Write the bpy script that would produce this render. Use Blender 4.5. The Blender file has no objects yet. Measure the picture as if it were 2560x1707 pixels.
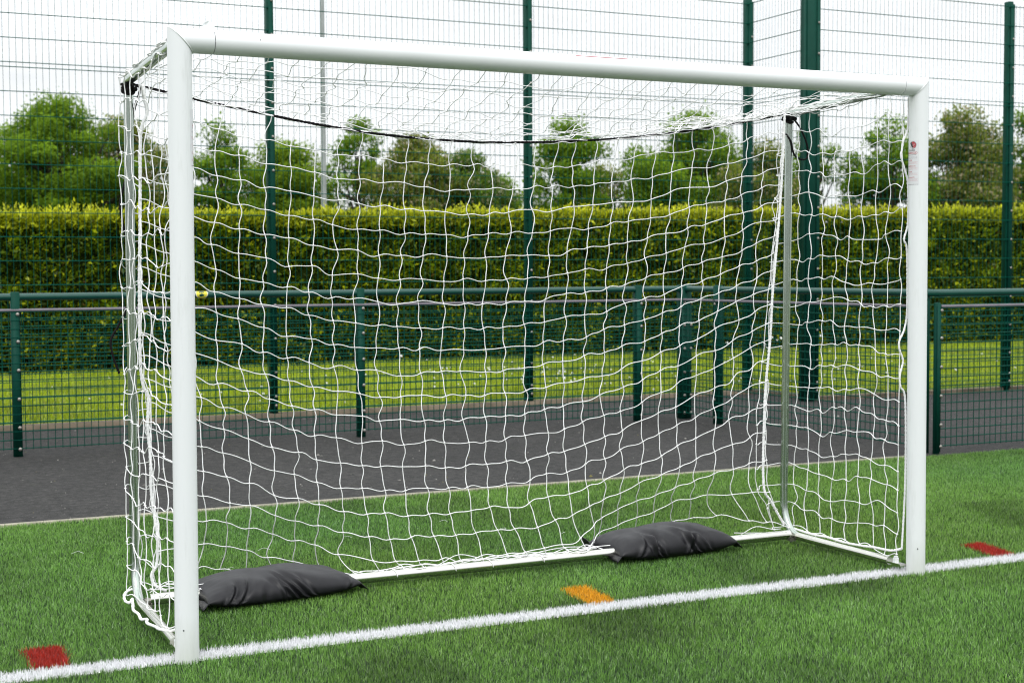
import bpy, math, random
import numpy as np
from mathutils import Vector, Matrix
random.seed(7)
rng = np.random.default_rng(7)
sc = bpy.context.scene
col = sc.collection
R = math.radians

# ------------------------------------------------------------------ materials
def mat(name):
    m = bpy.data.materials.new(name); m.use_nodes = True
    nt = m.node_tree
    return m, nt, nt.nodes['Principled BSDF'], nt.nodes, nt.links

def simple(name, rgb, rough=.5, metal=0., var=.12, scale=30., bump=0., bscale=120., spec=.5):
    """plain surface with procedural tone variation and optional bump"""
    m, nt, b, N, L = mat(name)
    tc = N.new('ShaderNodeTexCoord')
    nz = N.new('ShaderNodeTexNoise'); nz.inputs['Scale'].default_value = scale; nz.inputs['Detail'].default_value = 6
    L.new(tc.outputs['Object'], nz.inputs['Vector'])
    rp = N.new('ShaderNodeValToRGB')
    rp.color_ramp.elements[0].position = .3; rp.color_ramp.elements[1].position = .7
    rp.color_ramp.elements[0].color = (*[c*(1-var) for c in rgb], 1)
    rp.color_ramp.elements[1].color = (*[min(1, c*(1+var)) for c in rgb], 1)
    L.new(nz.outputs['Fac'], rp.inputs['Fac']); L.new(rp.outputs['Color'], b.inputs['Base Color'])
    b.inputs['Roughness'].default_value = rough; b.inputs['Metallic'].default_value = metal
    b.inputs['Specular IOR Level'].default_value = spec
    if bump:
        n2 = N.new('ShaderNodeTexNoise'); n2.inputs['Scale'].default_value = bscale; n2.inputs['Detail'].default_value = 5
        L.new(tc.outputs['Object'], n2.inputs['Vector'])
        bp = N.new('ShaderNodeBump'); bp.inputs['Strength'].default_value = bump; bp.inputs['Distance'].default_value = .01
        L.new(n2.outputs['Fac'], bp.inputs['Height']); L.new(bp.outputs['Normal'], b.inputs['Normal'])
    return m

def leafy(name, rough=.5, trans=.3, spec=.3):
    """colour per leaf / blade from the mesh attribute 'Col', some light passing through"""
    m, nt, b, N, L = mat(name)
    at = N.new('ShaderNodeAttribute'); at.attribute_name = 'Col'
    L.new(at.outputs['Color'], b.inputs['Base Color'])
    b.inputs['Roughness'].default_value = rough; b.inputs['Specular IOR Level'].default_value = spec
    if trans:
        t = N.new('ShaderNodeBsdfTranslucent'); L.new(at.outputs['Color'], t.inputs['Color'])
        mx = N.new('ShaderNodeMixShader'); mx.inputs[0].default_value = trans
        L.new(b.outputs[0], mx.inputs[1]); L.new(t.outputs[0], mx.inputs[2])
        L.new(mx.outputs[0], N['Material Output'].inputs['Surface'])
    return m

M_white = simple('white_gloss_paint', (.86, .875, .895), .28, 0, .025, 6)
def grimy_paint():
    m, nt, b, N, L = mat('white_gloss_paint_post')
    tc = N.new('ShaderNodeTexCoord'); sp = N.new('ShaderNodeSeparateXYZ'); L.new(tc.outputs['Object'], sp.inputs[0])
    mp = N.new('ShaderNodeMapping'); mp.inputs['Scale'].default_value = (14, 14, 1.6); L.new(tc.outputs['Object'], mp.inputs[0])
    n = N.new('ShaderNodeTexNoise'); n.inputs['Scale'].default_value = 3; n.inputs['Detail'].default_value = 8; n.inputs['Roughness'].default_value = .7; L.new(mp.outputs[0], n.inputs['Vector'])
    r = N.new('ShaderNodeValToRGB'); r.color_ramp.elements[0].position = .30; r.color_ramp.elements[1].position = .46
    r.color_ramp.elements[0].color = (.80, .815, .825, 1); r.color_ramp.elements[1].color = (.875, .89, .91, 1); L.new(n.outputs['Fac'], r.inputs['Fac'])
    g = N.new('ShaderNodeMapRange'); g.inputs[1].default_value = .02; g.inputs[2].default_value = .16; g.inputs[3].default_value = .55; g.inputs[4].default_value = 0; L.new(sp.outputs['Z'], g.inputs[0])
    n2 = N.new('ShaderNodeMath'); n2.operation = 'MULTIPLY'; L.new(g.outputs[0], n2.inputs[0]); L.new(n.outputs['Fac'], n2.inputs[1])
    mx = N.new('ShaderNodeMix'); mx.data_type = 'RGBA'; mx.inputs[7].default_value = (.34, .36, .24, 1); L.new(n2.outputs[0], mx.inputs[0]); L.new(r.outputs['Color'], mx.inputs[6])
    L.new(mx.outputs[2], b.inputs['Base Color']); b.inputs['Roughness'].default_value = .3
    return m
M_post = grimy_paint()
M_galv = simple('galvanised_steel', (.70, .70, .64), .17, 1., .07, 5)
M_galv2 = simple('galvanised_steel_painted_reflection', (.50, .56, .51), .20, 1., .10, 5)  # same steel, darker and greener: reflected surroundings painted into the colour
M_zinc = simple('dull_zinc_bolt', (.36, .34, .31), .4, .8, .25, 80)
M_net = simple('white_net_cord', (.94, .93, .94), .7, 0, .06, 60)
M_black = simple('black_rope', (.011, .010, .011), .8, 0, .3, 300, .3, 400, .12)
M_bag = simple('black_vinyl_bag', (.0085, .0080, .0105), .42, 0, .15, 25, .05, 220, .36)
M_green = simple('dark_green_powder_coat', (.003, .050, .034), .55, 0, .12, 12, .05, 300, .12)
M_rail = simple('green_gloss_rail', (.004, .060, .045), .28, 0, .1, 12)
M_wire = simple('dark_green_wire', (.000, .085, .060), .5, 0, .1, 12, 0, 1, .06)
M_wirelow = simple('near_green_wire', (.001, .060, .041), .5, 0, .1, 12, 0, 1, .08)
M_grey = simple('grey_plastic_capping', (.16, .145, .17), .5, 0, .12, 20)
M_pole = simple('galvanised_lamp_pole', (.36, .38, .39), .5, .4, .15, 6)
M_bark = simple('tree_bark', (.05, .04, .028), .9, 0, .4, 5, .5, 20)
M_yellow = simple('yellow_vinyl', (.75, .68, .05), .45, 0, .08, 40)
M_plastic = simple('milky_plastic', (.8, .82, .82), .35, 0, .05, 40)
M_leaf = leafy('leaf', .6, .42, .12)
M_hedge = leafy('hedge_leaf', .40, .28, .25)
M_blade = leafy('turf_blade', .42, .15, .35)
M_core = simple('hedge_inside', (.010, .016, .003), 1., 0, .5, 6, spec=0.)
M_kerb = simple('concrete_edging', (.36, .33, .26), .85, 0, .25, 9, .4, 90)
M_pathkerb = simple('weathered_edging', (.15, .12, .085), .9, 0, .35, 5, .5, 60)
M_soil = simple('dark_soil', (.035, .026, .018), .95, 0, .5, 14, .6, 40)
M_red = simple('red_print', (.5, .025, .04), .5, 0, .05, 40)
M_ink = simple('black_print', (.03, .03, .035), .5, 0, .05, 40)
M_stick = simple('sticker_white', (.80, .80, .83), .4, 0, .03, 40)

def asphalt():
    m, nt, b, N, L = mat('tarmac')
    tc = N.new('ShaderNodeTexCoord')
    def noise(s, d=6, r=.6):
        n = N.new('ShaderNodeTexNoise'); n.inputs['Scale'].default_value = s; n.inputs['Detail'].default_value = d
        n.inputs['Roughness'].default_value = r; L.new(tc.outputs['Object'], n.inputs['Vector']); return n
    a = noise(.8, 9, .72); c = noise(17, 6, .95); g = noise(3.5, 8, .75)
    r1 = N.new('ShaderNodeValToRGB'); r1.color_ramp.elements[0].position = .32; r1.color_ramp.elements[1].position = .7
    r1.color_ramp.elements[0].color = (.0175, .0168, .0160, 1); r1.color_ramp.elements[1].color = (.036, .0345, .033, 1)
    L.new(a.outputs['Fac'], r1.inputs['Fac'])
    r2 = N.new('ShaderNodeValToRGB'); r2.color_ramp.elements[0].position = .42; r2.color_ramp.elements[1].position = .62
    r2.color_ramp.elements[0].color = (.22, .22, .22, 1); r2.color_ramp.elements[1].color = (2.1, 2.08, 2.05, 1)
    L.new(c.outputs['Fac'], r2.inputs['Fac'])
    mu = N.new('ShaderNodeMix'); mu.data_type = 'RGBA'; mu.blend_type = 'MULTIPLY'; mu.inputs[0].default_value = 1
    L.new(r1.outputs['Color'], mu.inputs[6]); L.new(r2.outputs['Color'], mu.inputs[7])
    # moss tint in patches
    r3 = N.new('ShaderNodeValToRGB'); r3.color_ramp.elements[0].position = .6; r3.color_ramp.elements[1].position = .78
    r3.color_ramp.elements[0].color = (0, 0, 0, 1); r3.color_ramp.elements[1].color = (.55, .55, .55, 1)
    L.new(g.outputs['Fac'], r3.inputs['Fac'])
    mx = N.new('ShaderNodeMix'); mx.data_type = 'RGBA'; mx.inputs[7].default_value = (.045, .055, .016, 1)
    L.new(r3.outputs['Color'], mx.inputs[0]); L.new(mu.outputs[2], mx.inputs[6])
    L.new(mx.outputs[2], b.inputs['Base Color'])
    b.inputs['Roughness'].default_value = .85
    bp = N.new('ShaderNodeBump'); bp.inputs['Strength'].default_value = 1.; bp.inputs['Distance'].default_value = .012
    L.new(c.outputs['Fac'], bp.inputs['Height']); L.new(bp.outputs['Normal'], b.inputs['Normal'])
    return m
M_tar = asphalt()
M_turfbase = simple('turf_backing', (.020, .045, .012), .95, 0, .6, 60, .6, 150)
M_linebase = simple('white_turf_backing', (.62, .62, .62), .95, 0, .5, 60, .6, 150)
M_redbase = simple('red_turf_backing', (.14, .016, .014), .95, 0, .5, 60, .6, 150)
M_orbase = simple('orange_turf_backing', (.30, .14, .012), .95, 0, .5, 60, .6, 150)
M_lawn = simple('lawn_soil_green', (.20, .26, .012), .9, 0, .35, 5, .6, 60)
M_field = simple('far_grass', (.09, .14, .02), .95, 0, .4, .4, .3, 8)

# ------------------------------------------------------------------ mesh helpers
def raw_mesh(name, V, F, colors=None, smooth=False, mats=None, midx=None):
    """V (n,3); F list of (faces array (m,k)) blocks"""
    me = bpy.data.meshes.new(name)
    V = np.asarray(V, np.float32).reshape(-1, 3)
    loops = np.concatenate([np.asarray(f, np.int32).ravel() for f in F])
    tot = np.concatenate([np.full(len(f), np.asarray(f).shape[1], np.int32) for f in F])
    start = np.concatenate([[0], np.cumsum(tot)[:-1]]).astype(np.int32)
    me.vertices.add(len(V)); me.vertices.foreach_set('co', V.ravel())
    me.loops.add(len(loops)); me.loops.foreach_set('vertex_index', loops)
    me.polygons.add(len(tot)); me.polygons.foreach_set('loop_start', start)
    if smooth: me.polygons.foreach_set('use_smooth', np.ones(len(tot), bool))
    if midx is not None: me.polygons.foreach_set('material_index', np.asarray(midx, np.int32))
    me.update(calc_edges=True)
    if colors is not None:
        a = me.color_attributes.new('Col', 'FLOAT_COLOR', 'POINT')
        c = np.ones((len(V), 4), np.float32); c[:, :3] = colors
        a.data.foreach_set('color', c.ravel())
    for m in (mats or []): me.materials.append(m)
    return me

def link(name, me, parent=None):
    o = bpy.data.objects.new(name, me); col.objects.link(o)
    if parent: o.parent = parent
    return o

def tag(o, label=None, cat=None, group=None, kind=None):
    for k, v in (('label', label), ('category', cat), ('group', group), ('kind', kind)):
        if v: o[k] = v
    return o

def empty(name, loc, label, cat, group=None):
    o = bpy.data.objects.new(name, None); col.objects.link(o); o.location = loc; o.empty_display_size = .1
    return tag(o, label, cat, group)

class MB:
    """collects shapes, builds one mesh object. Vertices are in world space; build() moves them to the parent's frame"""
    def __init__(s): s.V = []; s.F = {}; s.n = 0
    def add(s, V, faces, mi=0):
        V = np.asarray(V, float).reshape(-1, 3); s.V.append(V)
        for f in faces: s.F.setdefault((len(f), mi), []).append([i+s.n for i in f])
        s.n += len(V)
    def add_arr(s, V, Fa, mi=0):
        V = np.asarray(V, float).reshape(-1, 3); s.V.append(V)
        Fa = np.asarray(Fa)+s.n
        s.F.setdefault((Fa.shape[1], mi), []).extend(Fa.tolist()); s.n += len(V)
    def box(s, lo, hi, mi=0, bev=0.):
        x0, y0, z0 = lo; x1, y1, z1 = hi
        if not bev:
            V = [(x, y, z) for x in (x0, x1) for y in (y0, y1) for z in (z0, z1)]
            s.add(V, [(0,1,3,2),(4,6,7,5),(0,4,5,1),(2,3,7,6),(0,2,6,4),(1,5,7,3)], mi)
        else:   # vertical edges and top chamfered
            b = bev
            ring = lambda d: [(x0+b-d*0+(-b if 0 else 0), 0)]
            prof = [(x0+b,y0),(x1-b,y0),(x1,y0+b),(x1,y1-b),(x1-b,y1),(x0+b,y1),(x0,y1-b),(x0,y0+b)]
            cx, cy = (x0+x1)/2, (y0+y1)/2
            V = [(x,y,z0) for x,y in prof]+[(x,y,z1-b) for x,y in prof]
            fx = 1-2*b/(x1-x0); fy = 1-2*b/(y1-y0)
            V += [(cx+(x-cx)*fx, cy+(y-cy)*fy, z1) for x,y in prof]
            F = []
            for k in range(2):
                for i in range(8):
                    j = (i+1) % 8; F.append((k*8+i, k*8+j, k*8+8+j, k*8+8+i))
            F.append(tuple(range(7,-1,-1))); F.append(tuple(range(16,24)))
            s.add(V, F, mi)
    def tube(s, P, r, k=8, mi=0, cap=True, prof=None):
        V, Fq, caps = tube_arrays(P, r, k, prof)
        s.add_arr(V, Fq, mi) if len(Fq) else None
        if cap:
            base = s.n-len(V); kk = k
            s.F.setdefault((kk, mi), []).append([base+i for i in range(kk-1, -1, -1)])
            s.F.setdefault((kk, mi), []).append([base+len(V)-kk+i for i in range(kk)])
    def ball(s, c, r, mi=0, k=8, squash=(1,1,1)):
        V = []; F = []
        nr = 5
        for a in range(nr+1):
            t = math.pi*a/nr
            for b in range(k):
                p = 2*math.pi*b/k
                V.append((c[0]+r*squash[0]*math.sin(t)*math.cos(p), c[1]+r*squash[1]*math.sin(t)*math.sin(p), c[2]+r*squash[2]*math.cos(t)))
        for a in range(nr):
            for b in range(k):
                F.append((a*k+b, (a+1)*k+b, (a+1)*k+(b+1) % k, a*k+(b+1) % k))
        s.add(V, F, mi)
    def build(s, name, mats, parent=None, smooth=False, sharp=None):
        mats = mats if isinstance(mats, list) else [mats]
        V = np.concatenate(s.V)
        if parent is not None:
            V = V-np.array(world_loc(parent))
        keys = list(s.F); F = [np.array(s.F[q]) for q in keys]
        midx = np.concatenate([np.full(len(s.F[q]), q[1]) for q in keys])
        me = raw_mesh(name, V, F, None, smooth, mats, midx)
        if smooth and sharp: me.set_sharp_from_angle(angle=R(sharp))
        return link(name, me, parent)

def world_loc(o):
    v = np.array(o.location)
    while o.parent: o = o.parent; v = v+np.array(o.location)
    return v

def tube_arrays(P, r, k=8, prof=None):
    P = np.asarray(P, float); n = len(P)
    T = np.gradient(P, axis=0); T /= np.linalg.norm(T, axis=1)[:, None]+1e-12
    # parallel transport
    ref = np.array([0, 0, 1.]) if abs(T[0, 2]) < .9 else np.array([0, 1., 0])
    U = np.zeros_like(P); u = ref-T[0]*(ref@T[0]); u /= np.linalg.norm(u)
    for i in range(n):
        u = u-T[i]*(u@T[i]); u /= np.linalg.norm(u)+1e-12; U[i] = u
    W = np.cross(T, U)
    rr = np.broadcast_to(np.asarray(r, float), (n,))
    a = np.arange(k)*2*math.pi/k
    pr = np.ones(k) if prof is None else np.asarray(prof)
    V = P[:, None]+rr[:, None, None]*(np.cos(a)*pr)[None, :, None]*U[:, None]+rr[:, None, None]*(np.sin(a)*pr)[None, :, None]*W[:, None]
    i = np.arange(n-1)[:, None]*k; b = np.arange(k)[None]; c = (b+1) % k
    Fq = np.stack([i+b, i+c, i+k+c, i+k+b], -1).reshape(-1, 4)
    return V.reshape(-1, 3), Fq, None

def spline(P, n=8):
    """Catmull-Rom through P"""
    P = np.asarray(P, float); Q = np.vstack([2*P[0]-P[1], P, 2*P[-1]-P[-2]])
    t = np.linspace(0, 1, n, endpoint=False)[:, None]; out = []
    for i in range(1, len(Q)-2):
        a, b, c, d = Q[i-1], Q[i], Q[i+1], Q[i+2]
        out.append(.5*((2*b)+(c-a)*t+(2*a-5*b+4*c-d)*t*t+(3*b-a-3*c+d)*t**3))
    return np.vstack(out+[P[-1:]])

def rope_arrays(P, r, twists=60., k=6):
    """a twisted rope: slightly lobed, rippled tube"""
    P = np.asarray(P, float)
    L = np.concatenate([[0], np.cumsum(np.linalg.norm(np.diff(P, axis=0), axis=1))])
    n = max(8, int(L[-1]/.006)); s = np.linspace(0, L[-1], n)
    Q = np.stack([np.interp(s, L, P[:, i]) for i in range(3)], 1)
    rr = r*(1+.16*np.sin(s*2*math.pi*twists)+.07*rng.standard_normal(n))
    return Q, rr

# ------------------------------------------------------------------ camera
rt = Vector((.901000, -.433794, -.004603)); up = Vector((.025938, .043276, .998726)); fw = Vector((.433042, .899972, -.050243))
cam = bpy.data.cameras.new('camera'); co = bpy.data.objects.new('camera', cam); col.objects.link(co)
co.matrix_world = Matrix(((rt.x, up.x, -fw.x, -1.1183), (rt.y, up.y, -fw.y, -4.8090), (rt.z, up.z, -fw.z, 1.3000), (0, 0, 0, 1)))
cam.sensor_width = 36; cam.lens = 36*3378.25/2352
cam.clip_start = .1; cam.clip_end = 3000
cam.dof.use_dof = True; cam.dof.focus_distance = 5.6; cam.dof.aperture_fstop = 5.6
sc.camera = co

# ------------------------------------------------------------------ light: bright overcast
SUN_EL, SUN_AZ = R(52), R(205)     # azimuth from +Y, clockwise: behind the camera, a little to the left
w = bpy.data.worlds.new('World'); sc.world = w; w.use_nodes = True
N = w.node_tree.nodes; L = w.node_tree.links
bg = N['Background']
sky = N.new('ShaderNodeTexSky'); sky.sky_type = 'NISHITA'; sky.sun_disc = False
sky.sun_elevation = SUN_EL; sky.sun_rotation = SUN_AZ
L.new(sky.outputs[0], bg.inputs[0]); bg.inputs[1].default_value = .05
tc = N.new('ShaderNodeTexCoord')
sx = N.new('ShaderNodeSeparateXYZ'); L.new(tc.outputs['Generated'], sx.inputs[0])
mr = N.new('ShaderNodeMapRange'); mr.inputs[1].default_value = .0; mr.inputs[2].default_value = 1.; mr.inputs[3].default_value = 1.14; mr.inputs[4].default_value = 2.0
L.new(sx.outputs['Z'], mr.inputs[0])
# the cloud layer glows more around the hidden sun
sd = (math.sin(SUN_AZ)*math.cos(SUN_EL), math.cos(SUN_AZ)*math.cos(SUN_EL), math.sin(SUN_EL))
dt = N.new('ShaderNodeVectorMath'); dt.operation = 'DOT_PRODUCT'; dt.inputs[1].default_value = sd
L.new(tc.outputs['Generated'], dt.inputs[0])
gl = N.new('ShaderNodeMapRange'); gl.inputs[1].default_value = -.1; gl.inputs[2].default_value = 1; gl.inputs[3].default_value = 1; gl.inputs[4].default_value = 1.25
L.new(dt.outputs['Value'], gl.inputs[0])
mp = N.new('ShaderNodeMapping'); mp.inputs['Scale'].default_value = (2.2, 2.2, 7.0); mp.inputs['Location'].default_value = (.3, .8, .1)
L.new(tc.outputs['Generated'], mp.inputs[0])
nz = N.new('ShaderNodeTexNoise'); nz.inputs['Scale'].default_value = 1.6; nz.inputs['Detail'].default_value = 5; nz.inputs['Roughness'].default_value = .55
L.new(mp.outputs[0], nz.inputs['Vector'])
cl = N.new('ShaderNodeMapRange'); cl.inputs[1].default_value = .35; cl.inputs[2].default_value = .62; cl.inputs[3].default_value = .82; cl.inputs[4].default_value = 1.06
L.new(nz.outputs['Fac'], cl.inputs[0])
m1 = N.new('ShaderNodeMath'); m1.operation = 'MULTIPLY'; L.new(mr.outputs[0], m1.inputs[0]); L.new(gl.outputs[0], m1.inputs[1])
m2 = N.new('ShaderNodeMath'); m2.operation = 'MULTIPLY'; L.new(m1.outputs[0], m2.inputs[0]); L.new(cl.outputs[0], m2.inputs[1])
# sky dimmed low behind camera, an unseen tree line added to darken bag flanks
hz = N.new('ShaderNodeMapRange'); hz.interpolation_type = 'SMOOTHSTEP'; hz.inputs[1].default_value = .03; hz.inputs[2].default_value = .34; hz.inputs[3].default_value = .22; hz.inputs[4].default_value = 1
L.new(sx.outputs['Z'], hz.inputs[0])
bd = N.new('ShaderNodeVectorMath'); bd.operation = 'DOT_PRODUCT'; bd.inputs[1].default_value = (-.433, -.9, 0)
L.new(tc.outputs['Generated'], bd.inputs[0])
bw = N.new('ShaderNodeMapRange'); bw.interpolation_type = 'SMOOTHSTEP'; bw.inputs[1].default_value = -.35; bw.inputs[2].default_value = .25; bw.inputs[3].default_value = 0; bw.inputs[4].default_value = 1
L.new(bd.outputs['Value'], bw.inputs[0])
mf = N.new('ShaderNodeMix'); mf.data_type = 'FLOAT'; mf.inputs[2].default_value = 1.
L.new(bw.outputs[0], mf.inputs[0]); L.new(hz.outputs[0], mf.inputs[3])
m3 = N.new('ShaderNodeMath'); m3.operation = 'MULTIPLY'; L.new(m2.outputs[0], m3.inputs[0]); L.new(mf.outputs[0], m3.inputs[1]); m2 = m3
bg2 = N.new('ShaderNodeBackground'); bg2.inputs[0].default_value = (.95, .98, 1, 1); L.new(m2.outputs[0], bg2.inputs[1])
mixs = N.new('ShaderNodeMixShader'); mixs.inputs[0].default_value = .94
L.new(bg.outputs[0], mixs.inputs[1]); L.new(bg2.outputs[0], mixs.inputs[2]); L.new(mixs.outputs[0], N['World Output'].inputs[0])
sl = bpy.data.lights.new('sun', 'SUN'); sl.energy = 1.2; sl.angle = R(22); sl.color = (1, .975, .94)
so = bpy.data.objects.new('sun', sl); col.objects.link(so)
so.rotation_euler = Vector(sd).to_track_quat('Z', 'Y').to_euler(); so.location = (0, -10, 15)

# ------------------------------------------------------------------ the setting: sheets
def sheet(name, poly, z, m, kind='structure', thick=None):
    b = MB(); n = len(poly)
    if thick is None: b.add([(x, y, z) for x, y in poly], [tuple(range(n))])
    else:
        b.add([(x, y, z-thick) for x, y in poly]+[(x, y, z) for x, y in poly],
              [tuple(range(n, 2*n))]+[(i, (i+1) % n, n+(i+1) % n, n+i) for i in range(n)])
    return tag(b.build(name, m), kind=kind)
sheet('ground', [(-900, -900), (900, -900), (900, 900), (-900, 900)], -.03, M_field)
sheet('turf_pitch', [(-14, -16), (16, -16), (16, 2.925), (5.62, 2.925), (5.62, 2.955), (-14, 2.955)], 0, M_turfbase)
sheet('tarmac_path', [(-16, 3.005), (5.62, 3.005), (5.62, 2.925), (26, 2.925), (26, 6.72), (7.68, 6.72), (7.68, 7.66), (-16, 7.66)], -.004, M_tar)
sheet('turf_edging', [(-14, 2.955), (5.62, 2.955), (5.62, 3.005), (-14, 3.005)], .012, M_kerb, thick=.06)
sheet('path_edging', [(-16, 7.66), (7.68, 7.66), (7.68, 6.72), (26, 6.72), (26, 6.87), (7.83, 6.87), (7.83, 7.81), (-16, 7.81)], .03, M_pathkerb, thick=.08)
sheet('lawn', [(-16, 7.81), (7.83, 7.81), (7.83, 6.87), (26, 6.87), (26, 13.75), (-16, 13.75)], .012, M_lawn)
sheet('hedge_bed', [(-16, 13.75), (26, 13.75), (26, 16.5), (-16, 16.5)], .004, M_soil)

# ------------------------------------------------------------------ artificial turf
def inpoly(x, y, poly):
    r = np.zeros(len(x), bool); n = len(poly)
    for i in range(n):
        (x1, y1), (x2, y2) = poly[i], poly[(i+1) % n]
        c = ((y1 > y) != (y2 > y)) & (x < (x2-x1)*(y-y1)/((y2-y1) if y2 != y1 else 1e-9)+x1)
        r ^= c
    return r

def vnoise(x, y, f, seed):
    """smooth value noise"""
    g = np.random.default_rng(seed).random((64, 64))
    X = x*f+100; Y = y*f+100; xi = np.floor(X).astype(int); yi = np.floor(Y).astype(int)
    fx = X-xi; fy = Y-yi; fx = fx*fx*(3-2*fx); fy = fy*fy*(3-2*fy)
    G = lambda a, b: g[a % 64, b % 64]
    return (G(xi, yi)*(1-fx)+G(xi+1, yi)*fx)*(1-fy)+(G(xi, yi+1)*(1-fx)+G(xi+1, yi+1)*fx)*fy

core = [(-.95, -.02), (2.2, -1.75), (7.1, 2.92), (5.62, 2.92), (5.62, 2.95), (-.75, 2.95)]
wide = [(-2.6, -.6), (2.0, -3.4), (8.8, 2.92), (5.62, 2.92), (5.62, 2.95), (-2.4, 2.95)]
def scatter(poly, dens):
    p = np.array(poly); lo = p.min(0); hi = p.max(0); n = int(dens*(hi[0]-lo[0])*(hi[1]-lo[1]))
    x = rng.uniform(lo[0], hi[0], n); y = rng.uniform(lo[1], hi[1], n)
    k = inpoly(x, y, poly); return x[k], y[k]

def blades(x, y, colors, hmin=.010, hmax=.024, wmin=.0013, wmax=.0024, lean=.6, z0=0.):
    n = len(x); h = rng.uniform(hmin, hmax, n); wd = rng.uniform(wmin, wmax, n)
    a = rng.uniform(0, 2*math.pi, n); ln = h*np.abs(rng.normal(0, lean, n)).clip(0, 1.5); b = rng.uniform(0, 2*math.pi, n)
    dx, dy = np.cos(a)*wd/2, np.sin(a)*wd/2; lx, ly = np.cos(b)*ln, np.sin(b)*ln
    hz = np.sqrt((h*h*1.15-ln*ln*.5).clip((.35*h)**2))
    z = np.zeros(n)+z0
    V = np.stack([np.stack([x-dx, y-dy, z], 1), np.stack([x+dx, y+dy, z], 1),
                  np.stack([x+dx*.85+lx*.38, y+dy*.85+ly*.38, z+hz*.6], 1), np.stack([x-dx*.85+lx*.38, y-dy*.85+ly*.38, z+hz*.6], 1),
                  np.stack([x+lx, y+ly, z+hz], 1)], 1).reshape(-1, 3)
    o = np.arange(n)[:, None]*5
    return V, [o+np.array([[0, 1, 2, 3]]), o+np.array([[3, 2, 4]])], np.repeat(colors, 5, axis=0)

def green_cols(x, y):
    n = len(x); t = rng.random(n); pick = rng.random(n)
    g1 = np.array([.110, .240, .034]); g2 = np.array([.235, .410, .090]); g3 = np.array([.026, .062, .018]); g4 = np.array([.30, .42, .19])
    c = g1+(g2-g1)*t[:, None]
    c = np.where((pick < .24)[:, None], g3, c); c = np.where((pick > .92)[:, None], g4, c)
    k = .78+.30*vnoise(x, y, 2.2, 1)+.22*vnoise(x, y, 7., 2)
    # worn darker scuffs
    s = vnoise(x, y, 3.3, 5)*vnoise(x, y, 1.1, 6); k = k*(1-.30*np.clip((s-.42)/.2, 0, 1))
    hue = vnoise(x, y, .9, 9)[:, None]
    c = c*k[:, None]*(1+np.array([.22, .04, -.22])*(hue-.5))
    return c*np.array([.97, 1.02, .98])

x1, y1 = scatter(core, 33000); x2, y2 = scatter(wide, 6500)
k2 = ~inpoly(x2, y2, core); x = np.concatenate([x1, x2[k2]]); y = np.concatenate([y1, y2[k2]])
# posts stand in the turf
post_xy = [(-.004, 0), (3.082, 0)]
ok = np.ones(len(x), bool)
for px, py in post_xy: ok &= (x-px)**2+(y-py)**2 > .041**2
x, y = x[ok], y[ok]
ej = rng.normal(0, .0065, len(x))
LY0, LY1 = -.018, .090
is_line = (y+ej > LY0) & (y+ej < LY1)
marks = [('red_turf_mark', 'dark red turf patch left of the near goalpost', [(-.480, LY1+.008), (-.365, LY1+.008), (-.350, .372), (-.478, .372)], 0),
         ('red_turf_mark', 'dark red turf patch right of the far goalpost', [(3.62, LY1+.008), (3.735, LY1+.008), (3.80, .375), (3.68, .375)], 0),
         ('orange_turf_mark', 'orange turf patch touching the white line inside the goal mouth', [(1.565, LY1+.008), (1.680, LY1+.008), (1.712, .385), (1.598, .385)], 1)]
is_mark = np.full(len(x), -1)
ex = x+rng.normal(0, .007, len(x)); ey = y+rng.normal(0, .007, len(x))
for i, (_, _, pl, _) in enumerate(marks): is_mark[inpoly(ex, ey, pl)] = i
g = (~is_line) & (is_mark < 0)
V, F, C = blades(x[g], y[g], green_cols(x[g], y[g]))
tag(link('turf_grass', raw_mesh('turf_grass', V, F, C, False, [M_blade])), 'short green artificial turf blades', 'grass', kind='stuff')

def turf_part(name, sel, base_poly, bcols, mbase, extra=1.6):
    xs, ys = x[sel], y[sel]
    xs = np.concatenate([xs, xs+rng.normal(0, .004, len(xs))]); ys = np.concatenate([ys, ys+rng.normal(0, .003, len(ys))])
    cs = bcols(len(xs))
    V, F, C = blades(xs, ys, cs, .011, .024, .0013, .0024)
    n = len(V); B = np.array([(a, b, .004) for a, b in base_poly])
    V = np.vstack([V, B]); C = np.vstack([C, np.full((len(B), 3), .1)])
    F = F+[np.arange(n, n+len(B))[None]]
    mi = np.concatenate([np.zeros(len(F[0])+len(F[1])), [1]])
    return link(name, raw_mesh(name, V, F, C, False, [M_blade, mbase], mi))
def wcol(n):
    c = np.array([.84, .84, .86])[None]*rng.uniform(.80, 1.05, (n, 1)); d = rng.random(n) < .05
    c[d] *= np.array([.35, .45, .35]); return c.clip(0, .95)
def rcol(n): return np.array([.42, .034, .022])[None]*rng.uniform(.55, 1.3, (n, 1))
def ocol(n): return np.array([.84, .43, .022])[None]*rng.uniform(.6, 1.15, (n, 1))*np.where(rng.random((n, 1)) < .08, .4, 1)
o = turf_part('goal_line', is_line, [(-2.6, LY0), (8.6, LY0), (8.6, LY1), (-2.6, LY1)], wcol, M_linebase)
tag(o, 'straight white goal line woven into the green turf', 'pitch line')
for i, (nm, lb, pl, kind) in enumerate(marks):
    o = turf_part(nm, is_mark == i, pl, ocol if kind else rcol, M_orbase if kind else M_redbase)
    tag(o, lb, 'pitch marking', 'red pitch marks beside the goal' if not kind else None)
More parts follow.
